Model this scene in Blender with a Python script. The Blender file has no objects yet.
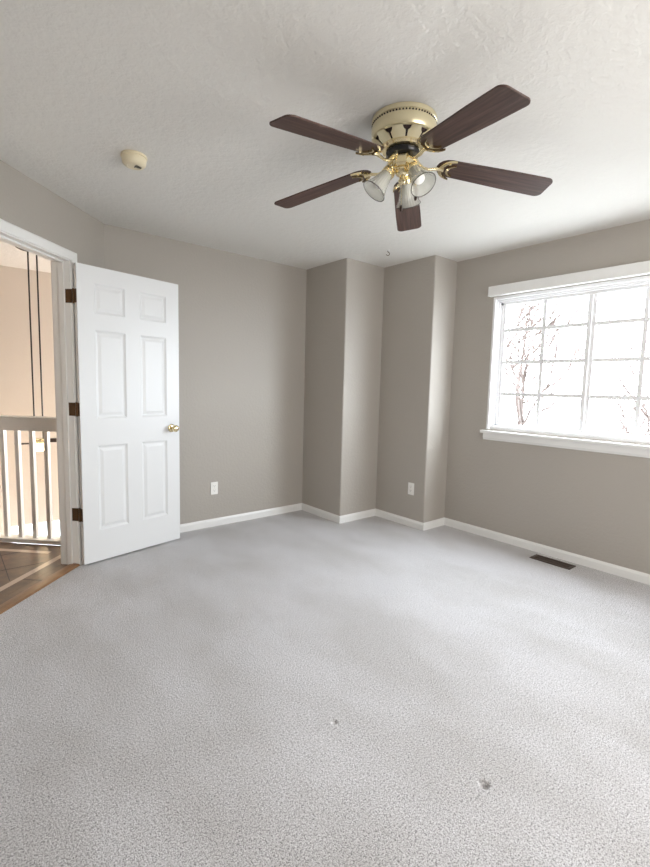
import bpy, bmesh, math, random
from mathutils import Vector, Matrix
random.seed(7)
sc = bpy.context.scene
COL = sc.collection
PI = math.pi
R = math.radians

# ------------------------------------------------------------------ camera, world, lights, exposure
CAMH = 1.2877
def set_camera():
    cd = bpy.data.cameras.new('camera'); co = bpy.data.objects.new('camera', cd); COL.objects.link(co)
    yaw, pitch, roll = R(39.799), R(5.794), R(1.4113)
    F = Vector((math.sin(yaw)*math.cos(pitch), math.cos(yaw)*math.cos(pitch), -math.sin(pitch)))
    Rt = Vector((math.cos(yaw), -math.sin(yaw), 0)); U = Rt.cross(F)
    R2 = math.cos(roll)*Rt + math.sin(roll)*U; U2 = -math.sin(roll)*Rt + math.cos(roll)*U
    m = Matrix((R2, U2, -F)).transposed().to_4x4(); m.translation = (0, 0, CAMH)
    co.matrix_world = m
    cd.sensor_fit = 'VERTICAL'; cd.sensor_height = 24.0; cd.lens = 462.76/867*24.0
    cd.clip_start = 0.05; cd.clip_end = 200
    sc.camera = co
set_camera()
sc.view_settings.view_transform = 'Standard'; sc.view_settings.look = 'None'
sc.view_settings.gamma = 1.0; sc.view_settings.use_curve_mapping = False
sc.view_settings.exposure = 0.0
sc.cycles.max_bounces = 14; sc.cycles.diffuse_bounces = 10; sc.cycles.glossy_bounces = 4
sc.cycles.transmission_bounces = 8; sc.cycles.transparent_max_bounces = 12
sc.cycles.caustics_reflective = False; sc.cycles.caustics_refractive = False
sc.cycles.sample_clamp_indirect = 12.0

SKY = 26.0
w = bpy.data.worlds.new('sky'); sc.world = w; w.use_nodes = True
bg = w.node_tree.nodes['Background']; bg.inputs[0].default_value = (0.845, 0.925, 1.0, 1); bg.inputs[1].default_value = SKY

def area(name, loc, direction, sx, sy, power, color, portal=False, spread=PI):
    ld = bpy.data.lights.new(name, 'AREA'); ld.shape = 'RECTANGLE'; ld.size = sx; ld.size_y = sy
    ld.energy = power; ld.color = color; ld.spread = spread
    if portal: ld.cycles.is_portal = True
    o = bpy.data.objects.new(name, ld); COL.objects.link(o); o.location = loc
    o.rotation_euler = Vector(direction).to_track_quat('-Z', 'Y').to_euler()
    return o
# the bedroom window and the foyer window let the sky in
area('window_portal', (3.80, 1.41, 1.51), (-1, 0, 0), 1.62, 1.16, 1, (1, 1, 1), portal=True)
# lamp standing in for daylight from the foyer's right, no window modelled there
area('foyer_daylight', (4.20, 4.95, 0.9), (-1, -0.25, -0.25), 0.9, 1.3, 175, (1.0, 0.965, 0.94))
area('rear_fill', (1.7, -1.16, 1.5), (0, 1, 0.0), 1.5, 1.2, 66, (1.0, 0.97, 0.94))  # added fill to lift the shaded sides, no window behind the camera

# ------------------------------------------------------------------ geometry of the place
XR, X0, YB, X1, Y2, X3, Y4 = 3.6636, 0.9876, 3.7877, 2.8665, 3.1905, 3.3491, 2.5829
H = 2.44
S2 = math.sqrt(0.5)
NW = Vector((S2, -S2)); TW = Vector((-S2, -S2))         # left wall: normal into the room, run away from the back corner
def LW(s, off, z=None):
    p = Vector((X0, YB)) + TW*s + NW*off
    return p if z is None else Vector((p.x, p.y, z))
HS0, HS1 = 0.415, 1.190                                  # door opening between jamb faces
HEAD = 2.066
WT = 0.125

# ------------------------------------------------------------------ materials
def mat(name, color, rough=0.6, metal=0.0, build=None, **kw):
    m = bpy.data.materials.new(name); m.use_nodes = True
    nt = m.node_tree; b = nt.nodes['Principled BSDF']
    b.inputs['Base Color'].default_value = (*color, 1); b.inputs['Roughness'].default_value = rough
    b.inputs['Metallic'].default_value = metal
    for k, v in kw.items(): b.inputs[k.replace('_', ' ')].default_value = v
    if build: build(nt, b)
    return m
def N(nt, t, **kw):
    n = nt.nodes.new(t)
    for k, v in kw.items():
        if k in n.inputs: n.inputs[k].default_value = v
        else: setattr(n, k, v)
    return n
def coords(nt, scale=(1, 1, 1), kind='Object', rot=(0, 0, 0)):
    tc = nt.nodes.new('ShaderNodeTexCoord'); mp = nt.nodes.new('ShaderNodeMapping')
    mp.inputs['Scale'].default_value = scale; mp.inputs['Rotation'].default_value = rot
    nt.links.new(tc.outputs[kind], mp.inputs[0]); return mp.outputs[0]
def noise(nt, vec, scale, detail=4, rough=0.5):
    n = nt.nodes.new('ShaderNodeTexNoise'); n.inputs['Scale'].default_value = scale
    n.inputs['Detail'].default_value = detail; n.inputs['Roughness'].default_value = rough
    nt.links.new(vec, n.inputs['Vector']); return n.outputs['Fac']
def ramp(nt, fac, stops):
    r = nt.nodes.new('ShaderNodeValToRGB'); cr = r.color_ramp
    while len(cr.elements) > 1: cr.elements.remove(cr.elements[0])
    cr.elements[0].position = stops[0][0]; cr.elements[0].color = (*stops[0][1], 1)
    for p, c in stops[1:]:
        e = cr.elements.new(p); e.color = (*c, 1)
    nt.links.new(fac, r.inputs[0]); return r.outputs[0]
def bump(nt, b, h, strength, dist):
    n = nt.nodes.new('ShaderNodeBump'); n.inputs['Strength'].default_value = strength; n.inputs['Distance'].default_value = dist
    nt.links.new(h, n.inputs['Height']); nt.links.new(n.outputs[0], b.inputs['Normal']); return n
def g(v): return (v, v, v)

def paint(color, sc1, st, dist):
    def f(nt, b):
        c = coords(nt)
        h = ramp(nt, noise(nt, c, sc1, 3, 0.55), [(0.40, g(0)), (0.60, g(1))])
        bump(nt, b, h, st, dist)
    return f
M = {}
M['wall'] = mat('greige wall paint', (0.410, 0.380, 0.340), 0.55, build=paint(None, 55, 0.22, 0.003))
M['hallwall'] = mat('beige hall paint', (0.60, 0.54, 0.48), 0.7, build=paint(None, 55, 0.1, 0.003))
def f_ceil(nt, b):
    c = coords(nt)
    h1 = ramp(nt, noise(nt, c, 26, 4, 0.6), [(0.38, g(0)), (0.62, g(1))])
    h2 = noise(nt, c, 90, 3, 0.6)
    m = nt.nodes.new('ShaderNodeMath'); m.operation = 'MULTIPLY_ADD'; m.inputs[1].default_value = 0.4
    nt.links.new(h2, m.inputs[0]); nt.links.new(h1, m.inputs[2])
    bump(nt, b, m.outputs[0], 0.36, 0.004)
M['ceiling'] = mat('knockdown ceiling', (0.74, 0.725, 0.69), 0.8, build=f_ceil)
M['white'] = mat('white gloss trim', (0.80, 0.80, 0.785), 0.35)
M['door'] = mat('white door paint', (0.765, 0.775, 0.78), 0.38, build=lambda nt, b: bump(nt, b, noise(nt, coords(nt, (1, 1, 0.08)), 220, 3), 0.06, 0.001))
M['vinyl'] = mat('white vinyl', (0.82, 0.82, 0.83), 0.3)
def f_carpet(nt, b):
    c = coords(nt)
    fine = noise(nt, c, 230, 2, 0.8); mid = noise(nt, c, 125, 2, 0.85); big = noise(nt, coords(nt, (1, 0.55, 1), rot=(0, 0, 0.5)), 2.3, 3, 0.55)
    spk = ramp(nt, fine, [(0.36, (0.20, 0.19, 0.185)), (0.47, (0.60, 0.59, 0.592)), (0.64, (0.77, 0.76, 0.77))])
    md = ramp(nt, mid, [(0.34, g(0.50)), (0.45, g(0.92)), (0.66, g(1.08))])
    bg_ = ramp(nt, big, [(0.36, (0.87, 0.86, 0.85)), (0.60, (1.03, 1.03, 1.045))])
    def mul(a, d):
        m = nt.nodes.new('ShaderNodeMix'); m.data_type = 'RGBA'; m.blend_type = 'MULTIPLY'; m.inputs[0].default_value = 1
        nt.links.new(a, m.inputs[6]); nt.links.new(d, m.inputs[7]); return m.outputs[2]
    sp2 = ramp(nt, noise(nt, coords(nt, (1, 1, 1), rot=(0, 0, 1.1)), 120, 1, 0.5), [(0.26, g(0.45)), (0.34, g(1.0))])
    nt.links.new(mul(mul(mul(spk, md), bg_), sp2), b.inputs['Base Color'])
    ad = nt.nodes.new('ShaderNodeMath'); ad.operation = 'ADD'; nt.links.new(fine, ad.inputs[0]); nt.links.new(mid, ad.inputs[1])
    bump(nt, b, ad.outputs[0], 0.7, 0.005)
    b.inputs['Sheen Weight'].default_value = 0.15
M['carpet'] = mat('light grey cut pile carpet', (0.55, 0.545, 0.54), 0.95, build=f_carpet)
M['brass'] = mat('polished pale brass', (0.86, 0.74, 0.47), 0.20, 1.0)
M['brasslac'] = mat('lacquered cream brass', (0.80, 0.72, 0.49), 0.30, 0.75)
M['oldbrass'] = mat('aged brown hinge brass', (0.12, 0.07, 0.035), 0.42, 0.7)
M['bronze'] = mat('dark bronze', (0.05, 0.035, 0.028), 0.4, 0.7)
M['black'] = mat('black enamel', (0.012, 0.012, 0.013), 0.3)
M['maroon'] = mat('dark maroon backing', (0.035, 0.018, 0.016), 0.5)
def f_wood(c1, c2, c3, sx=(3, 60, 20)):
    def f(nt, b):
        c = coords(nt, sx)
        n1 = noise(nt, c, 1.0, 6, 0.65)
        nt.links.new(ramp(nt, n1, [(0.30, c1), (0.50, c2), (0.72, c3)]), b.inputs['Base Color'])
    return f
M['walnut'] = mat('dark walnut blade veneer', (0.1, 0.05, 0.04), 0.5, build=f_wood((0.030, 0.014, 0.011), (0.072, 0.036, 0.028), (0.135, 0.072, 0.056)))
M['oak'] = mat('oak threshold', (0.3, 0.16, 0.07), 0.4, build=f_wood((0.14, 0.068, 0.03), (0.24, 0.125, 0.055), (0.34, 0.19, 0.09), (4, 4, 4)))
def f_tile(nt, b):
    c = coords(nt)
    n1 = noise(nt, c, 6, 6, 0.6)
    nt.links.new(ramp(nt, n1, [(0.30, (0.045, 0.026, 0.016)), (0.52, (0.11, 0.062, 0.036)), (0.75, (0.20, 0.12, 0.07))]), b.inputs['Base Color'])
M['tile'] = mat('brown slate look tile', (0.2, 0.1, 0.06), 0.42, build=f_tile)
M['inlay'] = mat('pale inlay strip', (0.46, 0.37, 0.30), 0.35)
M['lowerfloor'] = mat('foyer floor', (0.45, 0.33, 0.24), 0.5)
M['plastic'] = mat('white plastic', (0.84, 0.83, 0.80), 0.35)
M['cream'] = mat('aged cream plastic', (0.74, 0.66, 0.48), 0.45)
M['slot'] = mat('dark slot', (0.03, 0.03, 0.03), 0.6)
M['register'] = mat('brown painted register', (0.06, 0.038, 0.026), 0.45, 0.3)
def f_glass(nt, b):
    out = nt.nodes['Material Output']
    tr = N(nt, 'ShaderNodeBsdfTransparent'); gl = N(nt, 'ShaderNodeBsdfGlossy'); gl.inputs['Roughness'].default_value = 0.02
    mx = nt.nodes.new('ShaderNodeMixShader'); mx.inputs[0].default_value = 0.04
    nt.links.new(tr.outputs[0], mx.inputs[1]); nt.links.new(gl.outputs[0], mx.inputs[2])
    nt.links.new(mx.outputs[0], out.inputs[0])
M['pane'] = mat('clear window glass', (1, 1, 1), 0.0, build=f_glass)
def f_shade(nt, b):
    out = nt.nodes['Material Output']
    tr = N(nt, 'ShaderNodeBsdfTransparent'); tr.inputs[0].default_value = (0.96, 0.96, 0.94, 1)
    mx = nt.nodes.new('ShaderNodeMixShader'); mx.inputs[0].default_value = 0.34
    nt.links.new(tr.outputs[0], mx.inputs[1]); nt.links.new(b.outputs[0], mx.inputs[2]); nt.links.new(mx.outputs[0], out.inputs[0])
M['shade'] = mat('ribbed frosted glass', (0.74, 0.74, 0.70), 0.12, build=f_shade)
M['bulb'] = mat('frosted bulb', (0.93, 0.92, 0.88), 0.25)
M['rim'] = mat('grey glass edge', (0.07, 0.065, 0.06), 0.1)
def f_glow(nt, b):
    b.inputs['Emission Color'].default_value = (1.0, 0.80, 0.48, 1); b.inputs['Emission Strength'].default_value = 9
M['glow'] = mat('lit glass bowl', (1, 0.9, 0.7), 0.3, build=f_glow)
M['bark'] = mat('bark', (0.056, 0.040, 0.034), 0.9)
M['ground'] = mat('pale dry ground', (0.34, 0.335, 0.32), 0.95)

# ------------------------------------------------------------------ helpers
def mark(o, label=None, cat=None, group=None, kind=None):
    if label: o['label'] = label
    if cat: o['category'] = cat
    if group: o['group'] = group
    if kind: o['kind'] = kind
    return o
def empty(name, loc=(0, 0, 0), rz=0, label=None, cat=None, group=None):
    o = bpy.data.objects.new(name, None); COL.objects.link(o); o.location = loc; o.rotation_euler = (0, 0, rz)
    o.empty_display_size = 0.05
    return mark(o, label, cat, group)
def obj(name, bm, mats, parent=None, smooth=None, bevel=None, loc=None, rot=None):
    me = bpy.data.meshes.new(name)
    bmesh.ops.recalc_face_normals(bm, faces=bm.faces)
    bm.to_mesh(me); bm.free()
    for m in (mats if isinstance(mats, (list, tuple)) else [mats]): me.materials.append(M[m])
    o = bpy.data.objects.new(name, me); COL.objects.link(o)
    if parent: o.parent = parent
    if loc is not None: o.location = loc
    if rot is not None: o.rotation_euler = rot
    if smooth is not None:
        for p in me.polygons: p.use_smooth = True
        for e in me.edges: pass
        try: me.set_sharp_from_angle(angle=R(smooth))
        except Exception: pass
    if bevel:
        md = o.modifiers.new('bevel', 'BEVEL'); md.width = bevel; md.segments = 2; md.limit_method = 'ANGLE'; md.angle_limit = R(40)
    return o
def struct(name, bm, m, parent=None, **k):
    o = obj(name, bm, m, parent, **k); o['kind'] = 'structure'; return o
def box(bm, a, b, mtx=None, mi=0):
    x0, y0, z0 = a; x1, y1, z1 = b
    vs = [bm.verts.new(Vector(c) if mtx is None else mtx @ Vector(c)) for c in
          ((x0, y0, z0), (x1, y0, z0), (x1, y1, z0), (x0, y1, z0), (x0, y0, z1), (x1, y0, z1), (x1, y1, z1), (x0, y1, z1))]
    for f in ((3, 2, 1, 0), (4, 5, 6, 7), (0, 1, 5, 4), (1, 2, 6, 5), (2, 3, 7, 6), (3, 0, 4, 7)):
        fc = bm.faces.new([vs[i] for i in f]); fc.material_index = mi
def prism(bm, pts, z0, z1, mtx=None, mi=0):
    lo = [Vector((p[0], p[1], z0)) for p in pts]; hi = [Vector((p[0], p[1], z1)) for p in pts]
    if mtx: lo = [mtx @ v for v in lo]; hi = [mtx @ v for v in hi]
    lo = [bm.verts.new(v) for v in lo]; hi = [bm.verts.new(v) for v in hi]; n = len(pts)
    bm.faces.new(lo[::-1]).material_index = mi; bm.faces.new(hi).material_index = mi
    for i in range(n): bm.faces.new((lo[i], lo[(i+1) % n], hi[(i+1) % n], hi[i])).material_index = mi
def lathe(bm, prof, seg=48, mtx=None, mod=None, mi=0, caps=True):
    rings = []
    for k, (r, z) in enumerate(prof):
        ring = []
        for i in range(seg):
            a = 2*PI*i/seg; rr = r if mod is None else mod(r, a, k)
            v = Vector((rr*math.cos(a), rr*math.sin(a), z))
            ring.append(bm.verts.new(mtx @ v if mtx else v))
        rings.append(ring)
    for A, B in zip(rings, rings[1:]):
        for i in range(seg):
            bm.faces.new((A[i], A[(i+1) % seg], B[(i+1) % seg], B[i])).material_index = mi
    if caps:
        bm.faces.new(rings[0][::-1]).material_index = mi; bm.faces.new(rings[-1]).material_index = mi
def tube(bm, pts, rad, seg=8, mi=0, mtx=None):
    pts = [Vector(p) for p in pts]; n = len(pts)
    rads = rad if isinstance(rad, (list, tuple)) else [rad]*n
    rings = []; up = None
    for i, p in enumerate(pts):
        t = (pts[min(i+1, n-1)] - pts[max(i-1, 0)]).normalized()
        if up is None: up = t.orthogonal().normalized()
        else: up = (up - t*up.dot(t)).normalized()
        s = t.cross(up)
        ring = []
        for k in range(seg):
            a = 2*PI*k/seg; v = p + (up*math.cos(a) + s*math.sin(a))*rads[i]
            ring.append(bm.verts.new(mtx @ v if mtx else v))
        rings.append(ring)
    for A, B in zip(rings, rings[1:]):
        for i in range(seg): bm.faces.new((A[i], A[(i+1) % seg], B[(i+1) % seg], B[i])).material_index = mi
    bm.faces.new(rings[0][::-1]).material_index = mi; bm.faces.new(rings[-1]).material_index = mi
def axis(p, d):
    m = Vector(d).to_track_quat('Z', 'Y').to_matrix().to_4x4(); m.translation = p; return m
def new(): return bmesh.new()
def arc(cx, cy, r, a0, a1, n=8):
    return [(cx + r*math.cos(R(a0 + (a1-a0)*i/n)), cy + r*math.sin(R(a0 + (a1-a0)*i/n))) for i in range(n+1)]
def sweep(bm, path, prof, side):
    """profile (out, up) swept along a plan polyline with mitred corners; out goes to the given side of travel"""
    P = [Vector(p) for p in path]; rings = []
    for i, p in enumerate(P):
        ds = []
        if i > 0: ds.append((P[i]-P[i-1]).normalized())
        if i < len(P)-1: ds.append((P[i+1]-P[i]).normalized())
        ns = [Vector((-d.y, d.x))*side for d in ds]
        n = ns[0] if len(ns) == 1 else (ns[0]+ns[1])/(1+ns[0].dot(ns[1]))
        rings.append([bm.verts.new((p.x+n.x*o, p.y+n.y*o, u)) for o, u in prof])
    m = len(prof)
    for A, B in zip(rings, rings[1:]):
        for k in range(m): bm.faces.new((A[k], A[(k+1) % m], B[(k+1) % m], B[k]))
    bm.faces.new(rings[0][::-1]); bm.faces.new(rings[-1])

# ------------------------------------------------------------------ room shell
LEND = LW(3.2, 0)                     # end of the angled wall
WX, FY = LEND.x, -1.3                 # west wall, front wall (behind the camera)
# carpet: finely cut mesh with two furniture dents
bm = new()
room = [(X0-0.0, YB), (X1, YB), (X1, Y2), (X3, Y2), (X3, Y4), (XR, Y4), (XR, FY), (WX, FY), (WX, LEND.y)]
fl = [(p[0], p[1]) for p in room]
vs = [bm.verts.new((x, y, 0)) for x, y in fl]; bm.faces.new(vs)
DENTS = [(1.114, 1.240, 0.012, 0.010), (1.319, 0.722, 0.013, 0.022)]
def cuts(ax, vals):
    for v in vals:
        co = Vector((v, 0, 0)) if ax == 0 else Vector((0, v, 0)); no = Vector((1, 0, 0)) if ax == 0 else Vector((0, 1, 0))
        bmesh.ops.bisect_plane(bm, geom=bm.verts[:]+bm.edges[:]+bm.faces[:], plane_co=co, plane_no=no)
cuts(0, [-1.2+0.12*i for i in range(41)]); cuts(1, [-1.2+0.12*i for i in range(42)])
dx = sorted({round(d[0]+k*0.004, 4) for d in DENTS for k in range(-9, 10)}); dy = sorted({round(d[1]+k*0.004, 4) for d in DENTS for k in range(-9, 10)})
cuts(0, dx); cuts(1, dy)
for v in bm.verts:
    z = 0
    for x, y, r, d in DENTS:
        q = math.hypot(v.co.x-x, (v.co.y-y)*1.0)/r
        z -= d*math.exp(-q*q*1.1); z += 0.0006*math.exp(-(q-1.9)**2*2)
    v.co.z = z
ext = bm
floor = struct('floor', ext, 'carpet', smooth=60)
bm = new(); prism(bm, [(WX-0.1, FY-0.1), (3.9, FY-0.1), (3.9, 3.9), (0.99, 3.9), tuple(LW(0.41, -0.02)), tuple(LW(1.19, -0.02)), tuple(LW(3.3, -0.02))], -0.30, -0.03)
struct('floor_slab', bm, 'ground')

bm = new(); prism(bm, [(-3.6, -1.5), (XR+0.14, -1.5), (XR+0.14, 3.80), (4.52, 3.80), (4.52, 6.02), (-3.6, 6.02)], H, H+0.12); struct('ceiling', bm, 'ceiling')
bm = new(); prism(bm, [(-3.6, -1.5), (XR+0.16, -1.5), (XR+0.16, 3.78), (4.54, 3.78), (4.54, 6.04), (-3.6, 6.04)], H+0.12, H+0.3); struct('roof', bm, 'white')

bm = new(); box(bm, (X0-0.05, YB, -0.3), (X1+0.02, YB+WT, H)); struct('wall_back', bm, 'wall')
# stepped corner chase, with softly rounded plaster corners
rc = 0.014
bm = new()
prism(bm, [(X1, YB+WT)] + arc(X1+rc, Y2+rc, rc, 180, 270, 6) + [(X3+0.002, Y2)] + arc(X3+rc, Y4+rc, rc, 180, 270, 6) + [(XR+0.14, Y4), (XR+0.14, YB+WT)], -0.3, H)
o = struct('wall_corner', bm, 'wall', smooth=40)
# right wall with the window opening
WY0, WY1, WZ0, WZ1 = 0.632, 2.198, 0.955, 2.075
bm = new()
X2 = XR+0.14
box(bm, (XR, WY1, -0.3), (X2, Y4, H)); box(bm, (XR, FY-0.1, -0.3), (X2, WY0, H))
box(bm, (XR, WY0, -0.3), (X2, WY1, WZ0)); box(bm, (XR, WY0, WZ1), (X2, WY1, H))
struct('wall_right', bm, 'wall')
# left (angled) wall with the doorway
bm = new()
def lwbox(bm, s0, s1, o0, o1, z0, z1, mi=0):
    prism(bm, [tuple(LW(s0, o0)), tuple(LW(s1, o0)), tuple(LW(s1, o1)), tuple(LW(s0, o1))], z0, z1, mi=mi)
lwbox(bm, -0.0, HS0-0.019, 0, -WT, -0.3, H); lwbox(bm, HS1+0.019, 3.2, 0, -WT, -0.3, H); lwbox(bm, HS0-0.019, HS1+0.019, 0, -WT, HEAD+0.019, H)
struct('wall_left', bm, 'wall')
bm = new(); box(bm, (WX-0.12, FY-0.1, -0.3), (WX, LEND.y, H)); struct('wall_west', bm, 'wall')
bm = new(); box(bm, (WX, FY-0.12, -0.3), (XR, FY, H)); struct('wall_front', bm, 'wall')

# baseboards
BP = [(0.0, -0.01), (0.013, -0.01), (0.013, 0.052), (0.009, 0.062), (0.004, 0.070), (0.0, 0.070)]
bm = new(); sweep(bm, [LW(0.345, 0), (X0, YB)], BP, -1); struct('baseboard_left', bm, 'white')
bm = new(); sweep(bm, [(X0+0.004, YB), (X1, YB)], BP, -1); struct('baseboard_back', bm, 'white')
bm = new(); sweep(bm, [(X1, YB), (X1, Y2), (X3, Y2), (X3, Y4), (XR, Y4)], BP, -1); struct('baseboard_corner', bm, 'white')
bm = new(); sweep(bm, [(XR, Y4), (XR, FY)], BP, -1); struct('baseboard_right', bm, 'white')

# door frame: jambs, stops, casings on both sides
bm = new()
for s0, s1 in ((HS0-0.019, HS0), (HS1, HS1+0.019)): lwbox(bm, s0, s1, 0.001, -WT-0.001, 0.0, HEAD+0.019)
lwbox(bm, HS0, HS1, 0.001, -WT-0.001, HEAD, HEAD+0.019)
lwbox(bm, HS0, HS0+0.011, -0.040, -0.075, 0.0, HEAD); lwbox(bm, HS1-0.011, HS1, -0.040, -0.075, 0.0, HEAD)
lwbox(bm, HS0+0.011, HS1-0.011, -0.040, -0.075, HEAD-0.011, HEAD)
struct('trim_1', bm, 'white', bevel=0.0015)
bm = new()
cw = 0.058; ci = 0.006
for sgn, base in ((1, 0.001), (-1, -WT-0.001)):
    a, b = HS0-ci, HS1+ci; t = HEAD+ci
    def leg(path):
        pass
    prof = [(0, 0.0), (0, 0.009), (0.006, 0.012), (0.040, 0.016), (0.052, 0.016), (cw, 0.011), (cw, 0.0)]
    # corners mitred: list of (s, z) inner path and outward direction
    inner = [(a, 0.0), (a, t), (b, t), (b, 0.0)]; dirs = [(-1, 0), (-1, 1), (1, 1), (1, 0)]
    rings = []
    for (s, z), (ds, dz) in zip(inner, dirs):
        rings.append([bm.verts.new(LW(s+ds*u, base+sgn*h, z+dz*u)) for u, h in prof])
    m = len(prof)
    for A, B in zip(rings, rings[1:]):
        for k in range(m): bm.faces.new((A[k], A[(k+1) % m], B[(k+1) % m], B[k]))
    bm.faces.new(rings[0]); bm.faces.new(rings[-1])
struct('trim_2', bm, 'white')
# oak threshold between carpet and tile
bm = new()
TH = [(0.012, 0.000), (0.004, 0.010), (-0.03, 0.013), (-0.062, 0.008), (-0.070, 0.0)]
ringA = [bm.verts.new(LW(HS0-0.0, o_, z_)) for o_, z_ in TH + [(-0.070, -0.02), (0.012, -0.02)]]
ringB = [bm.verts.new(LW(HS1+0.0, o_, z_)) for o_, z_ in TH + [(-0.070, -0.02), (0.012, -0.02)]]
for k in range(7): bm.faces.new((ringA[k], ringA[(k+1) % 7], ringB[(k+1) % 7], ringB[k]))
bm.faces.new(ringA); bm.faces.new(ringB)
struct('trim_3', bm, 'oak')

# ------------------------------------------------------------------ six panel door, opened into the room
DA = R(12.5)
DW, DZ0, DZ1, DT = 0.772, 0.014, 2.052, 0.035
bm = new()
us = [0.112, 0.331, 0.445, 0.661]; vsz = [0.235, 0.838, 1.028, 1.630, 1.742, 1.940]
def panel_side(y, sgn):
    U = [0] + us + [DW]; V = [DZ0] + vsz + [DZ1]
    grid = {}
    def vert(u, z, d=0.0):
        k = (round(u, 5), round(z, 5), round(d, 5))
        if k not in grid: grid[k] = bm.verts.new((u, y + sgn*d, z))
        return grid[k]
    for i in range(5):
        for j in range(7):
            u0, u1, z0, z1 = U[i], U[i+1], V[j], V[j+1]
            if i in (1, 3) and j in (1, 3, 5):
                rings = []
                for ins, d in ((0, 0), (0.004, 0.003), (0.013, 0.009), (0.020, 0.010), (0.040, 0.003), (0.043, 0.0028)):
                    rings.append([vert(u0+ins, z0+ins, d), vert(u1-ins, z0+ins, d), vert(u1-ins, z1-ins, d), vert(u0+ins, z1-ins, d)])
                for A, B in zip(rings, rings[1:]):
                    for k in range(4): bm.faces.new((A[k], A[(k+1) % 4], B[(k+1) % 4], B[k]))
                bm.faces.new(rings[-1])
            else:
                bm.faces.new((vert(u0, z0), vert(u1, z0), vert(u1, z1), vert(u0, z1)))
    return grid
gf = panel_side(0, 1); gb = panel_side(DT, -1)
def border(gr):
    U = [0] + us + [DW]; V = [DZ0] + vsz + [DZ1]; r = lambda u, z: gr[(round(u, 5), round(z, 5), 0.0)]
    return [r(u, V[0]) for u in U] + [r(DW, z) for z in V[1:]] + [r(u, V[-1]) for u in U[::-1][1:]] + [r(0, z) for z in V[::-1][1:-1]]
bf, bb = border(gf), border(gb)
for k in range(len(bf)): bm.faces.new((bf[k], bf[(k+1) % len(bf)], bb[(k+1) % len(bf)], bb[k]))
door = struct('door_1', bm, 'door', loc=(0.7200, 3.4380, 0), rot=(0, 0, DA))
DM = Matrix.Rotation(DA, 4, 'Z'); DM.translation = Vector((0.7200, 3.4380, 0)); DMI = DM.inverted()
# hinges
pin = DM @ Vector((-0.004, DT+0.004, 0))
for zc in (1.842, 1.093, 0.363):
    bm = new(); hh = 0.0445
    pl = DMI @ Vector((pin.x, pin.y, 0))
    tube(bm, [(pl.x, pl.y, zc-hh-0.004), (pl.x, pl.y, zc+hh+0.004)], 0.0062, 12)
    box(bm, (-0.0022, 0.004, zc-hh), (-0.0002, DT+0.003, zc+hh))
    j0, j1 = LW(HS0+0.0003, 0.012), LW(HS0+0.0003, -0.034); k1, k0 = LW(HS0+0.0026, -0.034), LW(HS0+0.0026, 0.012)
    prism(bm, [tuple((DMI @ Vector((p.x, p.y, 0)))[:2]) for p in (j0, j1, k1, k0)], zc-hh, zc+hh)
    for dz in (-0.028, 0, 0.028):
        q = DMI @ LW(HS0+0.0026, -0.018 - (0.008 if dz == 0 else 0), zc+dz); dirr = (DMI.to_3x3() @ Vector((TW.x, TW.y, 0)))
        lathe(bm, [(0.0035, 0), (0.003, 0.0015)], 10, axis(q, dirr))
    obj('hinge', bm, 'oldbrass', door, smooth=40)
# knob set
for sgn, y in ((-1, 0.0), (1, DT)):
    kn = new(); mx = axis((0.700, y, 0.930), (0, sgn, 0))
    lathe(kn, [(0.013, 0.004), (0.011, 0.020), (0.011, 0.030), (0.018, 0.036), (0.0255, 0.046), (0.0275, 0.056), (0.024, 0.066), (0.014, 0.071), (0.004, 0.072)], 32, mx)
    ko = obj('door_knob', kn, 'brass', door, smooth=50)
    rs = new(); lathe(rs, [(0.032, 0.0), (0.032, 0.003), (0.027, 0.008), (0.014, 0.010)], 32, mx); obj('rose', rs, 'brass', ko, smooth=40)
bm = new(); box(bm, (DW, 0.006, 0.90), (DW+0.0015, 0.029, 0.96)); box(bm, (DW+0.001, 0.011, 0.918), (DW+0.010, 0.024, 0.942)); obj('latch_plate', bm, 'brass', door, bevel=0.001)

# ------------------------------------------------------------------ window in the right wall
win = empty('window_1'); win['kind'] = 'structure'
def yz(y, z, X):                      # a point read on the wall plane, carried to the depth where the sash really is
    k = X/XR; return y*k, CAMH+(z-CAMH)*k
bm = new()     # frame lining the opening
fx0, fx1 = XR-0.004, XR+0.115
th = 0.022
box(bm, (fx0, WY1-th, WZ0), (fx1, WY1, WZ1)); box(bm, (fx0, WY0, WZ0), (fx1, WY0+th, WZ1))
box(bm, (fx0, WY0+th, WZ1-th), (fx1, WY1-th, WZ1)); box(bm, (fx0+0.02, WY0+th, WZ0), (fx1, WY1-th, WZ0+th))
for k, (xx, w_) in enumerate(((XR+0.018, 0.012), (XR+0.030, 0.022), (XR+0.050, 0.044))):
    box(bm, (xx, WY1-th-w_, WZ0+th), (fx1-0.01, WY1-th, WZ1-th)); box(bm, (xx, WY0+th, WZ0+th), (fx1-0.01, WY0+th+w_, WZ1-th))
    box(bm, (xx, WY0+th, WZ1-th-w_), (fx1-0.01, WY1-th, WZ1-th)); box(bm, (xx, WY0+th, WZ0+th), (fx1-0.01, WY1-th, WZ0+th+w_*0.6))
struct('window_frame', bm, 'vinyl', win, bevel=0.002)
XS = XR+0.055
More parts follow.
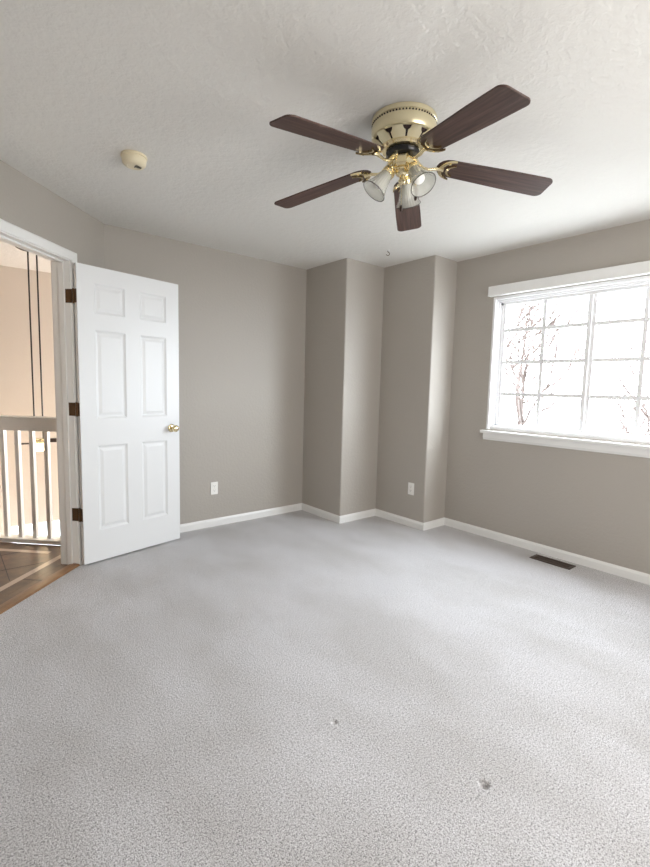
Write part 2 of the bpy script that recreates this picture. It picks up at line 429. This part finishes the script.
def sash(y0, y1, ym, xs, z0=0.999, z1=2.040):
    y0, z0 = yz(y0, z0, xs); y1, z1 = yz(y1, z1, xs); ym, _ = yz(ym, 1, xs)
    s = new(); f = 0.030
    box(s, (xs, y0-f, z0-f*0.7), (xs+0.03, y0, z1+f*0.6)); box(s, (xs, y1, z0-f*0.7), (xs+0.03, y1+f, z1+f*0.6))
    box(s, (xs, y0, z0-f*0.7), (xs+0.03, y1, z0)); box(s, (xs, y0, z1), (xs+0.03, y1, z1+f*0.6))
    so = obj('sash', s, 'vinyl', win, bevel=0.002)
    p = new(); box(p, (xs+0.012, y0, z0), (xs+0.015, y1, z1)); obj('pane', p, 'pane', so)
    q = new(); mw = 0.0145
    box(q, (xs+0.004, ym-mw, z0), (xs+0.011, ym+mw, z1))
    for zz in (1.789, 1.526, 1.262):
        _, zz = yz(1, zz, xs)
        box(q, (xs+0.004, y0, zz-mw), (xs+0.011, ym-mw, zz+mw)); box(q, (xs+0.004, ym+mw, zz-mw), (xs+0.011, y1, zz+mw))
    obj('muntin', q, 'vinyl', so)
    return so
sash(1.440, 2.080, 1.756, XS); sash(0.742, 1.380, 1.070, XS+0.012)
bm = new()      # stool with horns and the apron beneath
SP = [(0.0, 0.922), (0.0, 0.944), (0.030, 0.944), (0.036, 0.938), (0.036, 0.928), (0.030, 0.922)]
box(bm, (XR-0.040, 0.56, 0.920), (XR+0.03, 2.236, 0.944))
struct('window_sill', bm, 'white', win, bevel=0.004)
bm = new(); A = [bm.verts.new((XR-o_, 2.215, z_)) for o_, z_ in ((0, 0.862), (0.010, 0.862), (0.018, 0.880), (0.018, 0.920), (0, 0.920))]
B = [bm.verts.new((XR-o_, 0.58, z_)) for o_, z_ in ((0, 0.862), (0.010, 0.862), (0.018, 0.880), (0.018, 0.920), (0, 0.920))]
for k in range(5): bm.faces.new((A[k], A[(k+1) % 5], B[(k+1) % 5], B[k]))
bm.faces.new(A); bm.faces.new(B)
struct('apron', bm, 'white', win)
bm = new(); box(bm, (XR-0.052, 0.585, 2.080), (XR-0.001, 2.224, 2.160)); box(bm, (XR-0.056, 0.583, 2.080), (XR-0.052, 2.226, 2.087))
struct('head_casing', bm, 'white', win, bevel=0.003)

# ------------------------------------------------------------------ things on walls, ceiling and floor
def outlet(loc, rz, label):
    t = empty('wall_outlet', loc, rz, label, 'outlet', 'wall outlets')
    b = new(); box(b, (-0.035, -0.006, -0.057), (0.035, 0.0, 0.057)); obj('cover_plate', b, 'plastic', t, bevel=0.003)
    for dz in (-0.020, 0.020):
        b = new(); prism(b, [(x*0.0165, y*0.0135) for x, y in ((-1, -0.6), (-0.6, -1), (0.6, -1), (1, -0.6), (1, 0.6), (0.6, 1), (-0.6, 1), (-1, 0.6))], 0, 0.002,
                         axis((0, -0.006, dz), (0, -1, 0)))
        r_ = obj('receptacle', b, 'plastic', t)
        b = new(); box(b, (-0.0075, -0.0085, dz+0.000), (-0.0055, -0.0078, dz+0.008)); box(b, (0.0055, -0.0085, dz+0.001), (0.0075, -0.0078, dz+0.008))
        lathe(b, [(0.0025, 0.0), (0.0025, 0.0006)], 10, axis((0, -0.0079, dz-0.006), (0, -1, 0))); obj('slots', b, 'slot', r_)
    b = new(); lathe(b, [(0.003, 0), (0.0025, 0.0012)], 12, axis((0, -0.006, 0), (0, -1, 0))); obj('screw', b, 'cream', t)
    return t
outlet((1.868, YB, 0.350), 0, 'white duplex outlet low on the back wall, right of the open door')
outlet((X3, 2.742, 0.358), -PI/2, 'white duplex outlet low on the stepped wall corner, left of the window')

# floor register
t = empty('floor_register', (3.535, 1.500, 0), 0, 'brown metal floor register set in the carpet under the window', 'vent')
b = new()
box(b, (-0.058, -0.150, -0.004), (-0.040, 0.150, 0.005)); box(b, (0.040, -0.150, -0.004), (0.058, 0.150, 0.005))
box(b, (-0.040, -0.150, -0.004), (0.040, -0.128, 0.005)); box(b, (-0.040, 0.128, -0.004), (0.040, 0.150, 0.005))
obj('register_frame', b, 'register', t, bevel=0.0015)
b = new()
for i in range(21):
    y = -0.120 + i*0.012; mx = Matrix.Translation((0, y, 0.001)) @ Matrix.Rotation(R(35), 4, 'X')
    box(b, (-0.040, -0.004, -0.0008), (0.040, 0.004, 0.0008), mx)
box(b, (-0.002, -0.128, -0.001), (0.002, 0.128, 0.004))
obj('louvres', b, 'register', t)
b = new(); box(b, (-0.042, -0.130, -0.012), (0.042, 0.130, -0.009)); box(b, (-0.040, -0.128, -0.010), (0.040, 0.128, 0.0008)); obj('duct', b, 'slot', t)

# smoke detector
t = empty('smoke_detector', (0.822, 2.570, H), 0, 'small round cream smoke detector on the ceiling above the door', 'smoke detector')
b = new(); lathe(b, [(0.062, -0.0), (0.064, -0.004), (0.064, -0.010), (0.058, -0.014)], 48); obj('mounting_base', b, 'cream', t, smooth=40)
b = new(); lathe(b, [(0.058, -0.012), (0.060, -0.018), (0.057, -0.040), (0.048, -0.050), (0.034, -0.053), (0.032, -0.051), (0.020, -0.051)], 48); cv = obj('cover', b, 'cream', t, smooth=40)
b = new()
for k in range(5):
    x = 0.004+k*0.007; box(b, (x-0.0015, -0.022+k*0.002, -0.0540), (x+0.0015, 0.010-k*0.002, -0.0505))
obj('grille', b, 'slot', cv)

# ceiling hook
t = empty('ceiling_hook', (2.950, 2.775, H), 0, 'tiny metal hook in the ceiling near the stepped corner', 'hook')
b = new(); lathe(b, [(0.017, 0), (0.015, -0.003), (0.006, -0.005)], 20); obj('hook_plate', b, 'plastic', t, smooth=40)
b = new(); tube(b, [(0, 0, -0.003), (0, 0, -0.016)] + [(0.014*math.sin(a)+0.0, 0.0-0.014*math.sin(a)*0.5, -0.030+0.014*math.cos(a)) for a in [R(x) for x in range(0, 241, 30)]], 0.0028, 8)
obj('hook_wire', b, 'oldbrass', t, smooth=60)

# ------------------------------------------------------------------ ceiling fan
FC = Vector((1.599, 1.4365, H))
fan = empty('ceiling_fan', FC, 0, 'brass hugger ceiling fan with five walnut blades and three glass shades', 'ceiling fan')
b = new()
lathe(b, [(0.136, 0.0), (0.142, -0.003), (0.142, -0.020), (0.1375, -0.023), (0.1375, -0.031), (0.142, -0.034), (0.143, -0.055), (0.142, -0.070), (0.138, -0.078), (0.130, -0.081), (0.120, -0.082)], 72)
bmesh.ops.scale(b, vec=(0.98, 0.98, 1), verts=b.verts)
hs = obj('motor_housing', b, 'brasslac', fan, smooth=35)
b = new()
for k in range(64):
    a = 2*PI*k/64; c = Vector((0.1365*math.cos(a), 0.1365*math.sin(a), -0.0275))
    bmesh.ops.create_icosphere(b, subdivisions=1, radius=0.0040, matrix=Matrix.Translation(c))
obj('beading', b, 'bronze', hs)
b = new(); lathe(b, [(0.124, -0.080), (0.108, -0.093), (0.090, -0.108), (0.080, -0.120)], 48); obj('vent_backing', b, 'maroon', fan, smooth=40)
b = new()       # ten cast panels leave keyhole shaped openings between them
def conept(r, a):  # on the sloping underside
    z = -0.0820 - (0.130-r)*0.84
    return Vector((r*math.cos(a), r*math.sin(a), z))
npan = 10
for k in range(npan):
    a0 = 2*PI*(k+0.5)/npan + R(12); hw = PI/npan
    rows = [(0.124, 0.99), (0.1205, 0.97), (0.1200, 0.50), (0.113, 0.52), (0.108, 0.66), (0.104, 0.86), (0.092, 0.86), (0.086, 0.90)]
    rows = [(0.1300, 0.56), (0.124, 0.56), (0.118, 0.66), (0.113, 0.86), (0.102, 0.88), (0.090, 0.84)]
    outer = []
    for r, f in rows:
        outer.append([conept(r, a0 + hw*f*x) for x in (-1, -0.5, 0, 0.5, 1)])
    lay = []
    for h in (0.0, 0.004):
        lay.append([[b.verts.new(p + Vector((p.x*h/0.1*0.6, p.y*h/0.1*0.6, -h*0.6+0.001))) for p in row] for row in outer])
    for L_, fl_ in ((lay[0], 1), (lay[1], 0)):
        for i in range(len(rows)-1):
            for j in range(4): b.faces.new((L_[i][j], L_[i][j+1], L_[i+1][j+1], L_[i+1][j]))
    def edge(idx):
        for (p, q) in zip(idx, idx[1:]):
            b.faces.new((lay[0][p[0]][p[1]], lay[0][q[0]][q[1]], lay[1][q[0]][q[1]], lay[1][p[0]][p[1]]))
    n_ = len(rows)
    edge([(0, j) for j in range(5)]); edge([(n_-1, j) for j in range(5)]); edge([(i, 0) for i in range(n_)]); edge([(i, 4) for i in range(n_)])
obj('vent_cage', b, 'brasslac', fan, smooth=35)
b = new(); lathe(b, [(0.086, -0.108), (0.096, -0.112), (0.097, -0.120), (0.090, -0.128), (0.066, -0.131)], 56); obj('lower_rim', b, 'brass', fan, smooth=40)
b = new(); lathe(b, [(0.066, -0.128), (0.072, -0.133), (0.072, -0.142), (0.066, -0.149), (0.045, -0.150)], 48, mod=lambda r, a, k: r*(1+0.03*math.cos(15*a))); obj('flywheel', b, 'black', fan, smooth=40)
b = new(); lathe(b, [(0.043, -0.148), (0.048, -0.153), (0.048, -0.188), (0.040, -0.196), (0.026, -0.202)], 6); kit = obj('switch_housing', b, 'brass', fan, bevel=0.002)
b = new(); lathe(b, [(0.026, -0.198), (0.033, -0.204), (0.033, -0.216), (0.024, -0.226), (0.013, -0.231), (0.011, -0.242), (0.016, -0.248), (0.014, -0.256), (0.005, -0.262)], 32); obj('fitter', b, 'brass', fan, smooth=45)

BLZ = -0.160
DROOP = R(7)
def make_blade(parent, ang):
    e = new()
    r0, r1, w0, w1 = 0.190, 0.668, 0.056, 0.068
    pts = [(r0+0.02, -w0), (r0+0.30, -0.066), (r1-0.035, -w1)] + arc(r1-0.030, -w1+0.030, 0.030, -90, -10, 5) + arc(r1-0.030, w1-0.030, 0.030, 10, 90, 5) + [(r0+0.30, 0.066), (r0+0.02, w0)] + arc(r0+0.02, 0, w0, 90, 270, 8)[1:-1]
    prism(e, pts, -0.003, 0.003)
    bl = obj('blade', e, 'walnut', parent, bevel=0.0015)
    bl.rotation_euler = (R(-8), 0, 0)
    # rotation order: pitch about the blade's own length first, then swing to its angle
    bl.rotation_euler = (Matrix.Rotation(ang, 3, 'Z') @ Matrix.Rotation(DROOP, 3, 'Y') @ Matrix.Rotation(R(-8), 3, 'X')).to_euler(); bl.location = (0, 0, BLZ)
    return bl
def bracket_mesh():
    b = new()
    # neck from flywheel down to the blade root, in blade-local axes (x along blade, z up from the blade plane)
    pts = [(0.048, 0, 0.014), (0.070, 0, -0.006), (0.095, 0, -0.020), (0.120, 0, -0.022), (0.145, 0, -0.015), (0.165, 0, -0.009), (0.185, 0, -0.008)]
    tube(b, pts, [0.012, 0.009, 0.0065, 0.006, 0.0065, 0.009, 0.012], 10)
    # outer crescent and the slimmer inner one
    for cx, ro, wmax, z0 in ((0.232, 0.062, 0.016, -0.0085), (0.236, 0.036, 0.009, -0.0095)):
        n = 22; top = []; bot = []; 
        oo = []; ii = []
        for i in range(n+1):
            a = R(90 + 4 + (172)*i/n); t_ = math.sin(PI*i/n)**0.6; wd = 0.002 + wmax*t_
            oo.append((cx+ro*1.12*math.cos(a), ro*math.sin(a))); ii.append((cx+(ro*1.12-wd)*math.cos(a), (ro-wd*0.5)*math.sin(a)))
        for (p0, p1, q1, q0) in zip(oo, oo[1:], ii[1:], ii):
            prism(b, [p0, p1, q1, q0], z0-0.003, -0.0031)
    bmesh.ops.remove_doubles(b, verts=b.verts, dist=0.0004)
    for x, y in ((0.175, 0), (0.20, 0.045), (0.20, -0.045)):
        lathe(b, [(0.006, -0.014), (0.006, -0.0115), (0.004, -0.010)], 10, Matrix.Translation((x, y, 0)))
    return b
first = None
for k in range(5):
    ang = R(181.2+72*k)
    if first is None:
        bl = make_blade(fan, ang); br = obj('blade_bracket', bracket_mesh(), 'brass', bl, smooth=45); first = bl
    else:
        bl = first.copy(); COL.objects.link(bl); bl.parent = fan
        bl.rotation_euler = (Matrix.Rotation(ang, 3, 'Z') @ Matrix.Rotation(DROOP, 3, 'Y') @ Matrix.Rotation(R(-8), 3, 'X')).to_euler()
        c = first.children[0].copy(); COL.objects.link(c); c.parent = bl

for az in (R(150), R(268), R(26)):
    rd = Vector((math.cos(az), math.sin(az), 0)); dn = (rd*0.60 - Vector((0, 0, 0.80))).normalized()
    p0 = rd*0.050 + Vector((0, 0, -0.197)); nk = rd*0.057 + Vector((0, 0, -0.214))
    b = new(); tube(b, [rd*0.020+Vector((0, 0, -0.207)), rd*0.036+Vector((0, 0, -0.199)), p0, nk], 0.008, 10)
    lathe(b, [(0.012, -0.012), (0.026, -0.004), (0.029, 0.006), (0.0285, 0.020), (0.026, 0.021)], 32, axis(nk, dn)); lm = obj('lamp_holder', b, 'brass', fan, smooth=45)
    b = new()
    SG = 0.93
    prof = [(0.027, 0.010), (0.029, 0.030), (0.034, 0.055), (0.042, 0.085), (0.052, 0.108), (0.060, 0.120), (0.0605, 0.1215), (0.0580, 0.1205), (0.050, 0.109), (0.040, 0.086), (0.032, 0.055), (0.027, 0.030), (0.025, 0.010)]
    prof = [(r_*SG, z_*SG) for r_, z_ in prof]; lathe(b, prof, 96, axis(nk, dn), mod=lambda r, a, k: r*(1+(0.022*math.cos(24*a) if 1 <= k <= 4 else 0)), caps=False)
    sh = obj('glass_shade', b, 'shade', fan, smooth=60)
    b = new(); mx = axis(nk, dn); tube(b, [mx @ Vector((0.0554*math.cos(a), 0.0554*math.sin(a), 0.1125)) for a in [2*PI*i/48 for i in range(49)]], 0.0019, 6); obj('shade_rim', b, 'rim', sh, smooth=60)
    b = new(); lathe(b, [(0.012, 0.012), (0.013, 0.030), (0.016, 0.042), (0.022, 0.055), (0.025, 0.068), (0.022, 0.081), (0.014, 0.088), (0.004, 0.090)], 28, mx); obj('bulb', b, 'bulb', sh, smooth=60)

for (px, py, zb) in ((1.6285, 1.4618, 2.093), (1.610, 1.364, 2.108)):
    L0 = Vector((px, py, 0)) - Vector((FC.x, FC.y, 0))
    zt = -0.235 if L0.length < 0.05 else -0.215
    st = Vector((L0.x*0.5, L0.y*0.5, zt)); en = Vector((L0.x, L0.y, zb-H+0.012))
    b = new(); tube(b, [st, Vector((L0.x, L0.y, zt-0.012)), en], 0.0011, 6)
    ch = obj('pull_chain', b, 'brass', fan)
    b = new(); lathe(b, [(0.0015, 0.014), (0.0045, 0.010), (0.0065, 0.0), (0.0062, -0.008), (0.004, -0.014), (0.0015, -0.015)], 16, Matrix.Translation(en - Vector((0, 0, 0.014)))); obj('chain_fob', b, 'bronze', ch, smooth=60)

# ------------------------------------------------------------------ hallway and foyer seen through the doorway
W1, W2 = LW(0.07, -WT), LW(3.2, -WT)
hd = -NW                              # across the hall
RA = Vector((0.3137, 4.3634)); RD = Vector((S2, -S2)); RN = Vector((S2, S2))    # railing line, its run, away from the hall
W1r = RA + RD*0.755
bm = new()
prism(bm, [tuple(W1r), tuple(LW(3.2, -WT+0.001)), tuple(LW(3.2, -WT+0.001)+hd*1.9), tuple(RA - RD*1.9)], -0.02, 0.0)
# part of the floor inside the doorway
prism(bm, [tuple(LW(HS0, -0.068)), tuple(LW(HS1, -0.068)), tuple(LW(HS1, -WT)), tuple(LW(HS0, -WT))], -0.02, 0.0005)
def strip(p, q, wd, z=0.0012, mi=1):
    p, q = Vector(p), Vector(q); d = (q-p).normalized(); n = Vector((-d.y, d.x))*wd/2
    prism(bm, [tuple(p-n), tuple(q-n), tuple(q+n), tuple(p+n)], -0.001, z, mi=mi)
ra0, ra1 = RA - RN*0.155 - RD*1.9, RA - RN*0.155 + RD*0.53
strip(ra0, ra1, 0.045)
wa0, wa1 = LW(0.235, -WT-0.102), LW(3.2, -WT-0.102)
strip(wa0, wa1, 0.045)
# diagonal tile joints inside the border, clipped to the border lines
O_ = LW(0.235, -WT-0.128); e1, e2 = TW, hd
def diag(c, kind):
    # line x = c or y = c, written in hall coordinates (a along the wall, b across the hall)
    pts = []
    for i in range(0, 241):
        q = -3 + i*0.03
        P = Vector((c, 3.5+q)) if kind == 0 else Vector((0+q, c))
        d = P - O_; a_, b2 = d.dot(e1), d.dot(e2)
        if 0 <= a_ <= 2.9 and 0 <= b2 <= 1.72: pts.append(P)
    if len(pts) > 1: strip(pts[0], pts[-1], 0.005, 0.0008, 2)
for k in range(-9, 3): diag(0.29+0.33*k, 0)
for k in range(-6, 8): diag(4.02+0.33*k, 1)
for k in range(7):
    s = 0.685+0.42*k; strip(LW(s, -0.07), LW(s, -WT-0.075), 0.006, 0.0008, 2)
struct('floor_hall', bm, ['tile', 'inlay', 'slot'])
bm = new(); prism(bm, [tuple(W1r), tuple(LW(3.2, -WT)), tuple(LW(3.2, -WT)+hd*1.9), tuple(RA - RD*1.9)], -0.30, -0.02); struct('floor_hall_slab', bm, 'ground')

rail = empty('stair_railing', (RA.x, RA.y, 0), -PI/4, 'white painted landing railing with square balusters seen through the doorway', 'railing')
b = new(); box(b, (-1.9, 0.0, 0.0), (0.75, 0.115, 0.034)); obj('base_plate', b, 'white', rail, bevel=0.003)
b = new(); box(b, (-1.9, 0.015, 0.890), (0.75, 0.095, 0.985)); box(b, (-1.9, 0.005, 0.985), (0.75, 0.105, 1.000)); obj('handrail', b, 'white', rail, bevel=0.004)
b = new(); box(b, (-0.016, -0.016, 0.034), (0.016, 0.016, 0.890))
bal = obj('baluster', b, 'white', rail, bevel=0.002); bal.location = (0.143-0.121*15, 0.055, 0)
for k in range(1, 20):
    c = bal.copy(); COL.objects.link(c); c.parent = rail; c.location = (0.143-0.121*15+0.121*k, 0.055, 0)

FYR = 5.90
bm = new(); wx0, wx1, wz0, wz1 = 0.50, 2.2, -2.0, -0.30
box(bm, (-3.5, FYR, -2.8), (wx0, FYR+0.12, H)); box(bm, (wx1, FYR, -2.8), (4.5, FYR+0.12, H)); box(bm, (wx0, FYR, wz1), (wx1, FYR+0.12, H)); box(bm, (wx0, FYR, -2.8), (wx1, FYR+0.12, wz0))
struct('wall_foyer', bm, 'hallwall')
bm = new(); box(bm, (4.4, 3.9, -2.8), (4.52, FYR, H)); struct('wall_foyer_right', bm, 'hallwall')
bm = new(); box(bm, (XR+0.14, 3.80, -2.8), (4.52, 3.92, H)); box(bm, (0.9, 3.80, -2.8), (XR+0.14, 3.91, -0.3)); struct('wall_foyer_near', bm, 'hallwall')
bm = new(); box(bm, (-3.6, -1.4, -2.8), (-3.48, FYR, H)); struct('wall_hall_left', bm, 'hallwall')
bm = new(); box(bm, (-3.48, -1.5, -2.8), (WX-0.12, -1.4, H)); struct('wall_hall_end', bm, 'hallwall')
bm = new(); box(bm, (-3.6, -1.5, -2.9), (4.6, 6.0, -2.8)); struct('floor_foyer', bm, 'lowerfloor')
t = empty('window_2'); t['kind'] = 'structure'
bm = new(); box(bm, (wx0, FYR+0.03, wz0), (wx0+0.04, FYR+0.09, wz1)); box(bm, (wx1-0.04, FYR+0.03, wz0), (wx1, FYR+0.09, wz1)); box(bm, (wx0+0.04, FYR+0.03, wz1-0.02), (wx1-0.04, FYR+0.09, wz1)); box(bm, (wx0+0.04, FYR+0.03, wz0), (wx1-0.04, FYR+0.09, wz0+0.04))
struct('foyer_window_frame', bm, 'vinyl', t)
bm = new(); box(bm, (wx0+0.04, FYR+0.055, wz0+0.04), (wx1-0.04, FYR+0.06, wz1-0.02)); struct('foyer_pane', bm, 'pane', t)

# pendant over the foyer: two long dark rods, brass collar, lit bowl, two dark arms
PC = Vector((0.680, 4.886, H))
pen = empty('pendant_light', PC, 0, 'lit foyer pendant light on two long black rods beyond the railing', 'pendant light')
b = new(); ru = Vector((math.cos(R(-40)), math.sin(R(-40)), 0)); lathe(b, [(0.098, 0), (0.098, -0.014), (0.075, -0.026), (0.02, -0.030)], 36, Matrix.Translation(-ru*0.03)); obj('canopy', b, 'bronze', pen, smooth=40)
ru = Vector((math.cos(R(-8)), math.sin(R(-8)), 0))
zl = -1.735
for s in (-1, 1):
    b = new(); tube(b, [ru*0.033*s + Vector((0, 0, -0.02)), ru*0.033*s + Vector((0, 0, zl+0.03))], 0.0065, 8); obj('rod', b, 'black', pen, smooth=60)
b = new(); lathe(b, [(0.055, zl+0.05), (0.055, zl+0.035), (0.07, zl+0.03), (0.07, zl+0.012), (0.05, zl+0.005)], 32); obj('collar', b, 'brass', pen, smooth=40)
b = new(); lathe(b, [(0.062, zl+0.008), (0.078, zl-0.012), (0.078, zl-0.035), (0.055, zl-0.058), (0.02, zl-0.068), (0.004, zl-0.069)], 32); obj('glass_bowl', b, 'glow', pen, smooth=60)
for s in (-1, 1):
    b = new()
    if s > 0: prism(b, [(0.05, -0.03), (0.13, -0.034), (0.185, 0.0), (0.13, 0.034), (0.05, 0.03)], zl+0.012, zl+0.045, Matrix.Rotation(R(-8), 4, 'Z'))
    else: prism(b, [(-0.05, -0.02), (-0.17, -0.025), (-0.19, 0.0), (-0.17, 0.025), (-0.05, 0.02)], zl+0.000, zl+0.010, Matrix.Rotation(R(-8), 4, 'Z'))
    obj('side_arm', b, 'bronze', pen)
pl_ = bpy.data.lights.new('pendant_glow', 'POINT'); pl_.energy = 7; pl_.color = (1.0, 0.78, 0.5); pl_.shadow_soft_size = 0.08
po = bpy.data.objects.new('pendant_glow', pl_); COL.objects.link(po); po.location = (PC.x, PC.y, PC.z+zl-0.16)

# ------------------------------------------------------------------ outdoors
bm = new(); box(bm, (-60, -60, -3.4), (80, 80, -3.2)); struct('ground', bm, 'ground')
def tree(base, height, seed, label, lean=0.0):
    rnd = random.Random(seed)
    t = empty('bare_tree', base, 0, label, 'tree', 'bare trees outside the window')
    tr = new(); tw = new()
    def grow(p, d, L, r, depth):
        n = 5; pts = [p]; rr = [r]
        for i in range(n):
            q = 0.05 if depth == 0 else 0.22; d = (d + Vector((rnd.uniform(-q, q), rnd.uniform(-q, q), rnd.uniform(-.05, .12)))).normalized()
            p = p + d*L/n; pts.append(p); rr.append(max(0.011, r*(1-0.45*(i+1)/n)))
        tube(tr if depth == 0 else tw, pts, rr, 6 if depth < 2 else 4)
        if depth >= 4: return
        for i in range(2, n+1):
            for _ in range(1 if i < n else 2):
                a = Vector((rnd.uniform(-1, 1), rnd.uniform(-1, 1), rnd.uniform(-0.2, 0.8))).normalized()
                grow(pts[i], (d*0.40+a*0.85).normalized(), L*rnd.uniform(.50, .72), rr[i]*0.62, depth+1)
    grow(Vector((0, 0, 0)), Vector((lean, 0, 1)), height*0.36, height*0.013, 0)
    obj('trunk', tr, 'bark', t, smooth=60); obj('branches', tw, 'bark', t, smooth=60)
    return t
tree((11.0, 5.4, -3.2), 10.5, 3, 'bare branching tree seen through the left half of the window')
tree((17.0, 4.4, -3.2), 10.0, 11, 'farther bare tree seen through the right half of the window')
